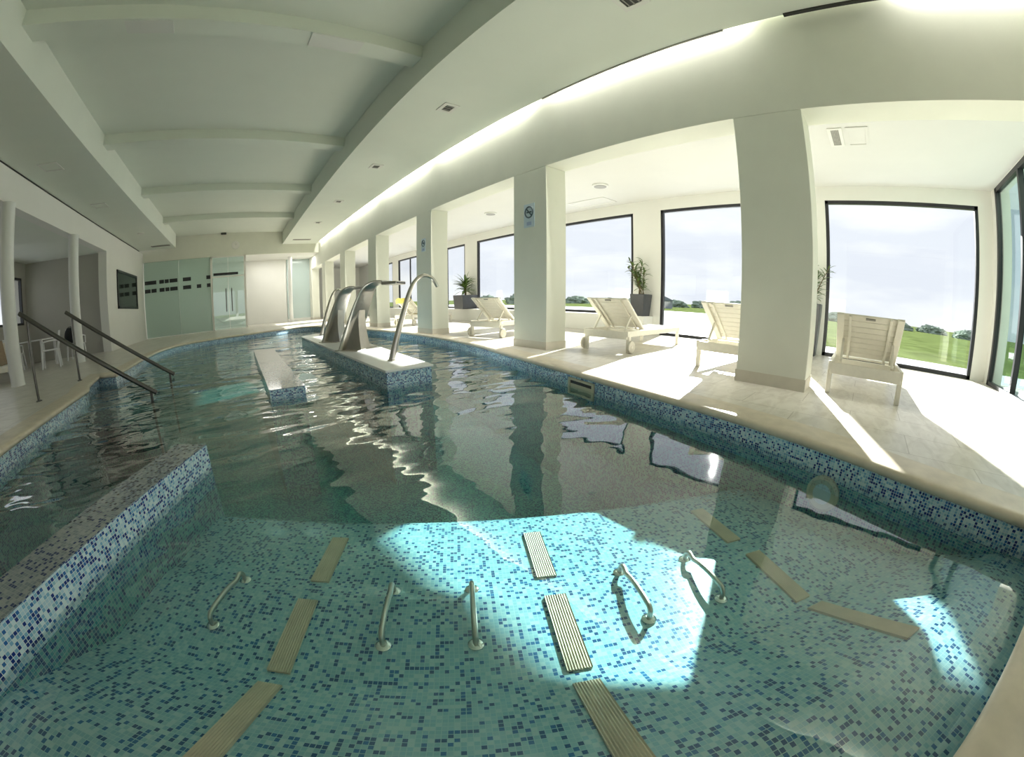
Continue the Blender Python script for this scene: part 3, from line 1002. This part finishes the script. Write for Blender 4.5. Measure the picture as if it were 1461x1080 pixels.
# ------------------------------------------------------------------ ceiling fittings
def fitting(name, label, cat, loc, sx, sy, fr='vent_white', inn='dark', slats=3, group=None):
    g = thing(name, label, cat, loc, 0, group)
    m = MB()
    b = min(sx, sy) * 0.22
    z0, z1 = -0.015, -0.002
    if not slats:
        b = 0.035
    m.bx(-sx / 2, sx / 2, -sy / 2, -sy / 2 + b, z0, z1).bx(-sx / 2, sx / 2, sy / 2 - b, sy / 2, z0, z1)
    m.bx(-sx / 2, -sx / 2 + b, -sy / 2 + b, sy / 2 - b, z0, z1).bx(sx / 2 - b, sx / 2, -sy / 2 + b, sy / 2 - b, z0, z1)
    m.build('frame', fr, g, smooth=0)
    MB().bx(-sx / 2 + b, sx / 2 - b, -sy / 2 + b, sy / 2 - b, -0.006, -0.002).build('opening', inn, g, smooth=0)
    if slats:
        m = MB()
        for k in range(slats):
            y = -sy / 2 + b + (sy - 2 * b) * (k + 0.5) / slats
            m.bx(-sx / 2 + b, sx / 2 - b, y - 0.006, y + 0.006, -0.014, -0.006)
        m.build('louvre', 'vent', g, smooth=0)
    return g
lab = ['at the top edge of the picture', 'nearest one seen whole', 'second one seen whole', 'third one along the soffit', 'fourth and farthest one']
for k, y in enumerate((1.72, 5.11, 8.3, 11.6, 14.75)):
    fitting('recessed_vent', 'square dark ceiling fitting in the right soffit, ' + lab[k], 'ceiling fitting', (2.92, y, ZS), 0.26, 0.30, group='square fittings in the right soffit')
fitting('ceiling_grille', 'wide dark air grille at the far end of the right soffit', 'air grille', (2.93, 18.6, ZS), 0.85, 0.28, 'vent', 'vent', 2)
fitting('ceiling_grille', 'wide dark air grille at the far end of the left soffit', 'air grille', (-3.55, 18.3, ZS), 0.85, 0.28, 'vent', 'vent', 2)
for k, (x, y) in enumerate(((-4.0, 8.1), (-3.95, 11.2))):
    fitting('access_panel', ['nearer', 'farther'][k] + ' pale square panel in the left soffit', 'ceiling panel', (x, y, ZS), 0.42, 0.42, 'vent_white', 'ceiling', 0)
o = MB().lathe([(0.13, 0), (0.13, -0.02), (0.09, -0.03)], (-3.75, 15.3, ZS), 24).build('ceiling_speaker', 'vent_white')
tag(o, 'round pale ceiling speaker in the left soffit before the grille', 'speaker')
fitting('ceiling_grille', 'large speckled air grille in the lounge ceiling right of the near pillar', 'air grille', (5.72, 0.27, 3.17), 0.62, 0.20, 'vent_white', 'grille', 5)
fitting('access_panel', 'pale square hatch beside the speckled grille in the lounge ceiling', 'ceiling panel', (5.72, -0.03, 3.17), 0.62, 0.30, 'lounge_ceiling', 'lounge_ceiling', 0)
for k, y in enumerate((4.92, 8.7)):
    g = thing('ceiling_lamp', 'oval grey ceiling fitting in the lounge ' + ('before the plant' if k == 0 else 'farther down, beyond the second pillar'), 'ceiling lamp', (6.4, y, 3.17), 0, 'oval fittings in the lounge ceiling')
    MB().lathe([(0.17, 0), (0.17, -0.025), (0.14, -0.035)], (0, 0, 0), 28).build('rim', 'vent_white', g)
    MB().lathe([(0.13, -0.035), (0.13, -0.042), (0.08, -0.045)], (0, 0, 0), 28).build('lens', 'vent', g)
g = fitting('access_panel', 'large pale framed hatch in the lounge ceiling by the window', 'ceiling panel', (7.45, 6.0, 3.17), 0.55, 1.1, 'vent_white', 'lounge_ceiling', 0)
for k, (x, y) in enumerate(((-2.1, 5.05), (1.05, 4.82))):
    pass
g = thing('ceiling_panel', 'pale rectangular panel on the nearest arched rib at the right', 'ceiling panel', (0.95, 4.71, vault(0.95) - 0.21))
MB().bx(-0.35, 0.35, -0.15, 0.15, -0.012, 0.0).build('cover', 'vent_white', g, smooth=0)
g = thing('ceiling_panel', 'pale rectangular panel on the nearest arched rib at the left', 'ceiling panel', (-1.45, 4.71, vault(-1.45) - 0.21))
MB().bx(-0.3, 0.3, -0.12, 0.12, -0.012, 0.0).build('cover', 'vent_white', g, smooth=0)
g = thing('wall_clock', 'round pale wall clock high on the far end wall', 'clock', (-0.17, FY, 3.9))
MB().lathe([(0.19, 0.0), (0.20, -0.03), (0.17, -0.045)], (0, 0, 0), 32, 'Y').build('case', 'vent_white', g)
MB().lathe([(0.165, -0.045), (0.165, -0.048)], (0, 0, 0), 32, 'Y').build('face', 'white_wall', g)
m = MB(); m.bar((0, -0.052, 0), (0.06, -0.052, 0.06), 0.008, 0.012, (0, 1, 0)); m.bar((0, -0.052, 0), (-0.02, -0.052, 0.12), 0.006, 0.01, (0, 1, 0)); m.build('hand', 'vent', g)
g = thing('camera_dome', 'small dark camera on the ceiling above the wall clock', 'camera', (-0.76, FY - 0.12, 4.52))
MB().bx(-0.13, 0.13, -0.08, 0.10, -0.10, -0.02).build('body', 'dark', g, bevel=0.02)
MB().tube([(0, 0, -0.03), (0, 0, 0.12)], 0.03, 10).build('mount', 'vent', g)

# signs on the pillars
def sign(y, z, w, h, label, cat='sign'):
    g = thing('no_smoking_sign', label, cat, (PX0 - 0.001, y, z), 0, 'signs on the pillars')
    MB().bx(-0.006, 0.0, -w / 2, w / 2, -h / 2, h / 2).build('plate', 'sign', g, smooth=0)
    ringm = MB()
    r = w * 0.36
    cz = h * 0.14
    ringm.tube([(-0.008, r * math.cos(a), cz + r * math.sin(a)) for a in [2 * PI * k / 32 for k in range(33)]], w * 0.05, 6)
    ringm.bar((-0.008, -r * 0.7, cz - r * 0.7), (-0.008, r * 0.7, cz + r * 0.7), 0.004, w * 0.09, (0, 1, 0))
    ringm.build('ring_mark', 'sign_dark', g, smooth=0)
    m = MB().bx(-0.009, -0.006, -r * 0.65, r * 0.65, cz - 0.012, cz + 0.012)
    m.build('cigarette_mark', 'sign_dark', g, smooth=0)
    MB().bx(-0.008, -0.006, -w * 0.22, w * 0.22, -h * 0.42, -h * 0.27).build('caption_bar', 'sign_blue', g, smooth=0)
sign(4.44, 2.05, 0.24, 0.37, 'pale blue no smoking sign on the second pillar')
sign(8.0, 2.02, 0.20, 0.30, 'small pale blue sign on the third pillar')

# ------------------------------------------------------------------ skimmer and underwater lamp on the right wall
def wall_point(y):
    best = None
    for i in range(len(OUT)):
        a, b = OUT[i], OUT[(i + 1) % len(OUT)]
        if a.x > 1.9 and b.x > 1.9 and (a.y - y) * (b.y - y) <= 0 and abs(b.y - a.y) > 1e-6:
            t = (y - a.y) / (b.y - a.y)
            p = a + (b - a) * t
            best = (p, (b - a).normalized())
    return best
p, d = wall_point(2.55)
ang = math.atan2(d.y, d.x)
g = thing('pool_skimmer', 'cream framed skimmer opening in the blue tiled pool wall below the coping', 'skimmer', (p.x, p.y, -0.17), ang)
f = MB()
f.bx(-0.22, 0.22, 0.0, 0.02, 0.065, 0.09).bx(-0.22, 0.22, 0.0, 0.02, -0.09, -0.065).bx(-0.22, -0.185, 0.0, 0.02, -0.09, 0.09).bx(0.185, 0.22, 0, 0.02, -0.09, 0.09)
f.build('frame', 'skim', g, smooth=0, bevel=0.004)
MB().bx(-0.19, 0.19, -0.01, 0.006, -0.07, 0.07).build('mouth', 'dark', g, smooth=0)
MB().bx(-0.18, 0.18, 0.006, 0.012, -0.06, 0.03).build('flap', 'skim', g, smooth=0)
p, d = wall_point(0.05)
ang = math.atan2(d.y, d.x)
g = thing('pool_lamp', 'round pale underwater lamp on the right pool wall', 'pool lamp', (p.x, p.y, -0.30), ang)
MB().lathe([(0.115, 0.0), (0.115, 0.02), (0.095, 0.032), (0.085, 0.026)], (0, 0, 0), 32, 'Y').build('ring', 'skim', g)
MB().lathe([(0.085, 0.018), (0.06, 0.028), (0.02, 0.032)], (0, 0, 0), 32, 'Y').build('lens', 'sign', g)

# ------------------------------------------------------------------ sun loungers
def make_lounger(wheels, label, loc, rz):
    g = thing('sun_lounger', label, 'sun lounger', loc, rz, 'white slatted sun loungers along the pool')
    W = 0.37
    m = MB()
    for s in (-1, 1):
        m.bx(0.0, 1.95, s * W - 0.02, s * W + 0.02, 0.235, 0.32)
    m.bx(0.0, 0.035, -W, W, 0.20, 0.31).bx(1.915, 1.95, -W, W, 0.22, 0.32)
    m.bx(0.60, 0.64, -W, W, 0.24, 0.30)
    m.build('frame', 'lounger', g, bevel=0.006)
    for x in (0.03, 1.86):
        for s in (-1, 1):
            MB().bx(x, x + 0.06, s * W - 0.025, s * W + 0.025, 0.0, 0.30).build('leg', 'lounger', g, bevel=0.006)
    if wheels:
        for s in (-1, 1):
            y = s * (W + 0.045)
            wv = MB().lathe([(0.02, -0.018), (0.085, -0.018), (0.092, -0.01), (0.092, 0.01), (0.085, 0.018), (0.02, 0.018)], (0.06, y, 0.092), 24, 'Y').build('wheel', 'rubber', g)
            MB().lathe([(0.022, -0.024), (0.022, 0.024)], (0.06, y, 0.092), 14, 'Y').build('hub', 'lounger', wv)
    m = MB()
    for k in range(14):
        x = 0.68 + k * 0.0885
        m.bx(x, x + 0.068, -W + 0.02, W - 0.02, 0.302, 0.326)
    m.build('seat', 'lounger', g, bevel=0.004, seg=1)
    hx, hz = 0.60, 0.33
    tx, tz = 0.02, 0.80
    dv = Vector((tx - hx, 0, tz - hz)); L = dv.length; dv.normalize()
    nv = Vector((dv.z, 0, -dv.x))           # towards the foot end and up
    hinge = Vector((hx, 0, hz))
    m = MB()
    for k in range(8):
        c = hinge + dv * (0.075 + k * (L - 0.09) / 7.6)
        m.bar(c + Vector((0, -W + 0.03, 0)), c + Vector((0, W - 0.03, 0)), 0.0835, 0.02, nv)
    back = m.build('backrest', 'lounger', g, bevel=0.004, seg=1)
    for s in (-1, 1):
        a = hinge + Vector((0, s * (W - 0.06), 0)) - nv * 0.02
        MB().bar(a, a + dv * L, 0.075, 0.028, nv).build('back_stile', 'lounger', g, bevel=0.004, seg=1)
        a = hinge + Vector((0, s * (W - 0.16), 0)) - nv * 0.018
        MB().bar(a, a + dv * (L - 0.02), 0.03, 0.022, nv).build('back_batten', 'lounger', g, bevel=0.004, seg=1)
    c = hinge + dv * (L - 0.055) - nv * 0.0155
    MB().bar(c + Vector((0, -0.05, 0)), c + Vector((0, 0.05, 0)), 0.022, 0.010, nv).build('grip_slot', 'vent', back)
    for s in (-1, 1):
        a = hinge + dv * (L * 0.5) - nv * 0.045 + Vector((0, s * (W - 0.10), 0))
        MB().bar(a, (0.10, s * (W - 0.10), 0.315), 0.026, 0.026).build('prop', 'lounger', g, bevel=0.003)
    return g
make_lounger(False, 'white slatted sun lounger seen from behind, right of the near pillar', (4.20, -0.09, 0), R(1))
make_lounger(False, 'white slatted sun lounger half hidden behind the left edge of the near pillar', (4.46, 1.55, 0), R(-2))
make_lounger(True, 'white slatted sun lounger with wheels before the plant, between the two near pillars', (4.63, 3.46, 0), R(4))
make_lounger(True, 'white slatted sun lounger with wheels partly behind the second pillar', (4.48, 6.32, 0), R(16))
l5 = make_lounger(True, 'white sun lounger with a yellow towel, farthest along the pillars', (4.9, 11.3, 0), R(20))
# yellow towel over the backrest of the farthest lounger
def towel(name, mat, label, base, rz):
    g = thing(name, label, 'towel', base, rz)
    hx, hz, tx, tz = 0.60, 0.37, 0.02, 0.84
    pr = [(0.62 + 0.5, 0.345), (0.66, 0.35)] + [(hx + (tx - hx) * u + 0.02, hz + (tz - hz) * u + 0.01) for u in (0.1, 0.4, 0.7, 0.95)] + [(0.0, 0.85), (-0.035, 0.80), (-0.02, 0.70)]
    sec = []
    for k in range(9):
        y = -0.28 + 0.56 * k / 8
        dz = 0.008 * math.sin(k * 2.1)
        sec.append([(x + dz, y, z + dz) for x, z in pr] + [(x - 0.012 + dz, y, z - 0.014 + dz) for x, z in reversed(pr)])
    MB().loft(sec).build('cloth', mat, g, smooth=50)
towel('yellow_towel', 'yellow', 'yellow towel spread over the farthest lounger by the pillars', (4.9, 11.3, 0.0), R(20))

# ------------------------------------------------------------------ planters
def blade(m, base, az, el, L, w, droop):
    """one long narrow leaf, folded along its rib and bending down"""
    n = 6
    base = Vector(base)
    h = Vector((math.cos(az), math.sin(az), 0))
    side = Vector((-math.sin(az), math.cos(az), 0))
    rows = []
    p = base.copy()
    e = el
    for i in range(n + 1):
        u = i / n
        ww = w * (math.sin(PI * min(1, 0.12 + 0.88 * u)) ** 0.7) * 0.5 + 0.001
        t = h * math.cos(e) + Vector((0, 0, 1)) * math.sin(e)
        nrm = side.cross(t)
        rows.append([p - side * ww + nrm * ww * 0.35, p - nrm * 0.001, p + side * ww + nrm * ww * 0.35])
        p = p + t * (L / n)
        e -= droop / n
    vs = [q for r in rows for q in r]
    fs = []
    for i in range(n):
        for k in range(2):
            fs.append((i * 3 + k, i * 3 + k + 1, (i + 1) * 3 + k + 1, (i + 1) * 3 + k))
    m.add(vs, fs)

def planter(loc, pot_r, pot_h, label, style, seed, taper=0.8):
    rnd = random.Random(seed)
    g = thing('potted_plant', label, 'potted plant', loc)
    m = MB()
    a, b = pot_r * taper, pot_r
    sec = []
    for r, z in ((a, 0), (b, pot_h), (b * 0.9, pot_h), (b * 0.88, pot_h - 0.05)):
        sec.append([(-r, -r, z), (r, -r, z), (r, r, z), (-r, r, z)])
    m.loft(sec).build('pot', 'pot', g, smooth=20, bevel=0.008)
    MB().bx(-b * 0.87, b * 0.87, -b * 0.87, b * 0.87, pot_h - 0.06, pot_h - 0.03).build('soil', 'soil', g, smooth=0)
    leaves = MB()
    if style == 'canes':
        for k in range(7):
            ang = rnd.uniform(0, 2 * PI)
            lean = rnd.uniform(0.05, 0.42)
            H = rnd.uniform(0.45, 0.85)
            x0, y0 = rnd.uniform(-.09, .09), rnd.uniform(-.09, .09)
            pts = []
            for i in range(5):
                u = i / 4
                pts.append((x0 + math.cos(ang) * lean * u ** 1.4, y0 + math.sin(ang) * lean * u ** 1.4, pot_h - 0.05 + H * u))
            MB().tube(pts, [0.012, 0.011, 0.010, 0.008, 0.006], 7).build('stem', 'stem', g)
            for i in range(26):
                u = 0.25 + 0.75 * i / 25
                q = min(3, int(u * 4))
                f = u * 4 - q
                p = Vector(pts[q]).lerp(Vector(pts[q + 1]), f)
                blade(leaves, p, rnd.uniform(0, 2 * PI), rnd.uniform(0.1, 1.2), rnd.uniform(0.13, 0.24), 0.034, rnd.uniform(0.5, 1.3))
    else:
        MB().tube([(0, 0, pot_h - 0.05), (0.01, 0, pot_h + 0.2), (-0.01, 0.01, pot_h + 0.38)], [0.04, 0.034, 0.028], 10).build('stem', 'stem', g)
        for i in range(90):
            u = i / 89
            z = pot_h + 0.12 + 0.30 * u
            blade(leaves, (0, 0, z), rnd.uniform(0, 2 * PI), rnd.uniform(-0.1, 0.6) + u * 0.9, rnd.uniform(0.38, 0.58), 0.055, rnd.uniform(0.5, 1.4))
    lim = WX - 0.03 - loc[0]
    for v in leaves.v:
        v.x = min(v.x, lim - 0.25 * max(0.0, 0.3 - abs(v.y)) * 0.2)
    leaves.build('foliage', 'leaf', g, smooth=60, normals=False)
    return g
planter((7.78, 4.80, 0.42), 0.19, 0.50, 'tall leafy cane plant in a dark square pot between the two middle windows', 'canes', 3)
planter((7.70, 12.05, 0.42), 0.33, 0.50, 'bushy long leaved plant in a wide dark pot left of the second pillar', 'rosette', 5, 0.9)
planter((7.70, 0.97, 0.0), 0.19, 0.93, 'plant in a tall dark pot squeezed behind the near pillar', 'canes', 9, 0.72)

# ------------------------------------------------------------------ side room furniture
def chair(loc, rz, label):
    g = thing('plastic_chair', label, 'chair', loc, rz, 'white plastic chairs in the side room')
    MB().bx(-0.24, 0.24, -0.24, 0.24, 0.42, 0.45).build('seat', 'plastic', g, bevel=0.01)
    for sx in (-1, 1):
        for sy in (-1, 1):
            MB().tube([(sx * 0.21, sy * 0.21, 0.43), (sx * 0.25, sy * 0.25, 0.0)], [0.03, 0.022], 8).build('leg', 'plastic', g)
    sec = []
    for u in [i / 6 for i in range(7)]:
        z = 0.45 + 0.43 * u
        x = -0.22 - 0.08 * u
        sec.append([(x - 0.012, -0.22 + 0.02 * u, z), (x + 0.012 - 0.0, -0.22 + 0.02 * u, z), (x + 0.002, 0, z), (x + 0.012, 0.22 - 0.02 * u, z), (x - 0.012, 0.22 - 0.02 * u, z), (x - 0.022, 0, z)])
    MB().loft(sec).build('backrest', 'plastic', g, smooth=40)
    for s in (-1, 1):
        MB().tube([(0.2, s * 0.26, 0.43), (0.2, s * 0.27, 0.64), (0.0, s * 0.27, 0.66), (-0.25, s * 0.24, 0.66)], 0.02, 8).build('armrest', 'plastic', g)
    return g
chair((-5.45, 11.0, 0), R(200), 'white plastic armchair by the table, nearest to the round columns')
chair((-5.45, 12.85, 0), R(95), 'white plastic armchair at the back of the table, holding a black bag')
chair((-7.15, 12.0, 0), R(20), 'white plastic armchair at the left side of the table')
g = thing('side_table', 'white table in the side room between the white chairs', 'table', (-6.3, 11.75, 0))
MB().bx(-0.5, 0.5, -0.5, 0.5, 0.70, 0.735).build('tabletop', 'plastic', g, bevel=0.01)
for sx in (-1, 1):
    for sy in (-1, 1):
        MB().bx(sx * 0.43 - 0.03, sx * 0.43 + 0.03, sy * 0.43 - 0.03, sy * 0.43 + 0.03, 0, 0.70).build('leg', 'plastic', g)
g = thing('black_bag', 'black bag resting on the white chair behind the handrail', 'bag', (-5.44, 12.42, 0.47))
sec = []
for u in [i / 6 for i in range(7)]:
    k = math.sin(PI * (0.18 + 0.74 * u)) ** 0.6
    sec.append([(0.19 * k * math.cos(a), 0.10 * k * math.sin(a), 0.02 + 0.42 * u) for a in [2 * PI * j / 12 for j in range(12)]])
MB().loft(sec).build('body', 'bag', g, smooth=60)
MB().tube([(-0.08, 0.0, 0.40), (-0.06, 0.06, 0.46), (0.06, 0.06, 0.46), (0.08, 0.0, 0.40)], 0.012, 8).build('strap', 'bag', g)
lg = make_lounger(False, 'white sun lounger in the side room behind the nearer round column', (-6.75, 10.2, 0), R(-52))
towel('tan_towel', 'tan', 'brown towel over the lounger in the side room at the left edge', (-6.75, 10.2, 0.0), R(-52))

# ------------------------------------------------------------------ outdoors
mb = MB().bx(WX + 0.25, 10.9, -14.0, 30.0, -0.12, -0.03)
mb.bx(10.9, 34.0, 3.0, 60.0, -0.12, -0.03)
mb.bx(4.0, WX + 0.25, -14.0, -2.8, -0.12, -0.03)
o = mb.build('terrace', 'terrace', smooth=0)
struct(o, 'pale paved terrace outside the windows', 'terrace')
mb = MB()
mb.add([(10.5, -300, -0.6), (900, -300, -0.6), (900, 900, -0.6), (10.5, 900, -0.6), (-150, -300, -0.6), (10.5, -6.4, -0.6), (-150, -6.4, -0.6),
        (-150, 30, -0.6), (10.5, 30, -0.6), (-150, 900, -0.6)], [(0, 1, 2, 3), (4, 0, 5, 6), (7, 8, 3, 9)])
o = mb.build('ground', 'grass', smooth=0)
struct(o, 'green field stretching to the horizon outside', 'ground')
rnd = random.Random(11)
def shrub(loc, sx, sy, sz, label, seed):
    bm = bmesh.new()
    bmesh.ops.create_icosphere(bm, subdivisions=4, radius=1.0)
    for v in bm.verts:
        k = 1 + 0.30 * noise.noise(v.co * 2.3 + Vector((seed * 3.1, 0, 0))) + 0.22 * noise.noise(v.co * 6.5 + Vector((0, seed, 0)))
        v.co = Vector((v.co.x * sx * k, v.co.y * sy * k, max(0.0, v.co.z * k + 0.25) * sz))
    me = bpy.data.meshes.new('shrub')
    bm.to_mesh(me); bm.free()
    me.materials.append(M['shrub'])
    o = bpy.data.objects.new('distant_shrub', me)
    o.location = loc
    COL.objects.link(o)
    tag(o, label, 'shrub', 'shrubs on the horizon')
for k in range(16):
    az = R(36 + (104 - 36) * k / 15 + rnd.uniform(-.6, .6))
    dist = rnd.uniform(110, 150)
    shrub((dist * math.sin(az), dist * math.cos(az), -0.62), rnd.uniform(3, 5.0), rnd.uniform(3, 5.0), rnd.uniform(1.4, 2.6), 'distant shrub on the horizon beyond the windows, haze greyed into its green', k)
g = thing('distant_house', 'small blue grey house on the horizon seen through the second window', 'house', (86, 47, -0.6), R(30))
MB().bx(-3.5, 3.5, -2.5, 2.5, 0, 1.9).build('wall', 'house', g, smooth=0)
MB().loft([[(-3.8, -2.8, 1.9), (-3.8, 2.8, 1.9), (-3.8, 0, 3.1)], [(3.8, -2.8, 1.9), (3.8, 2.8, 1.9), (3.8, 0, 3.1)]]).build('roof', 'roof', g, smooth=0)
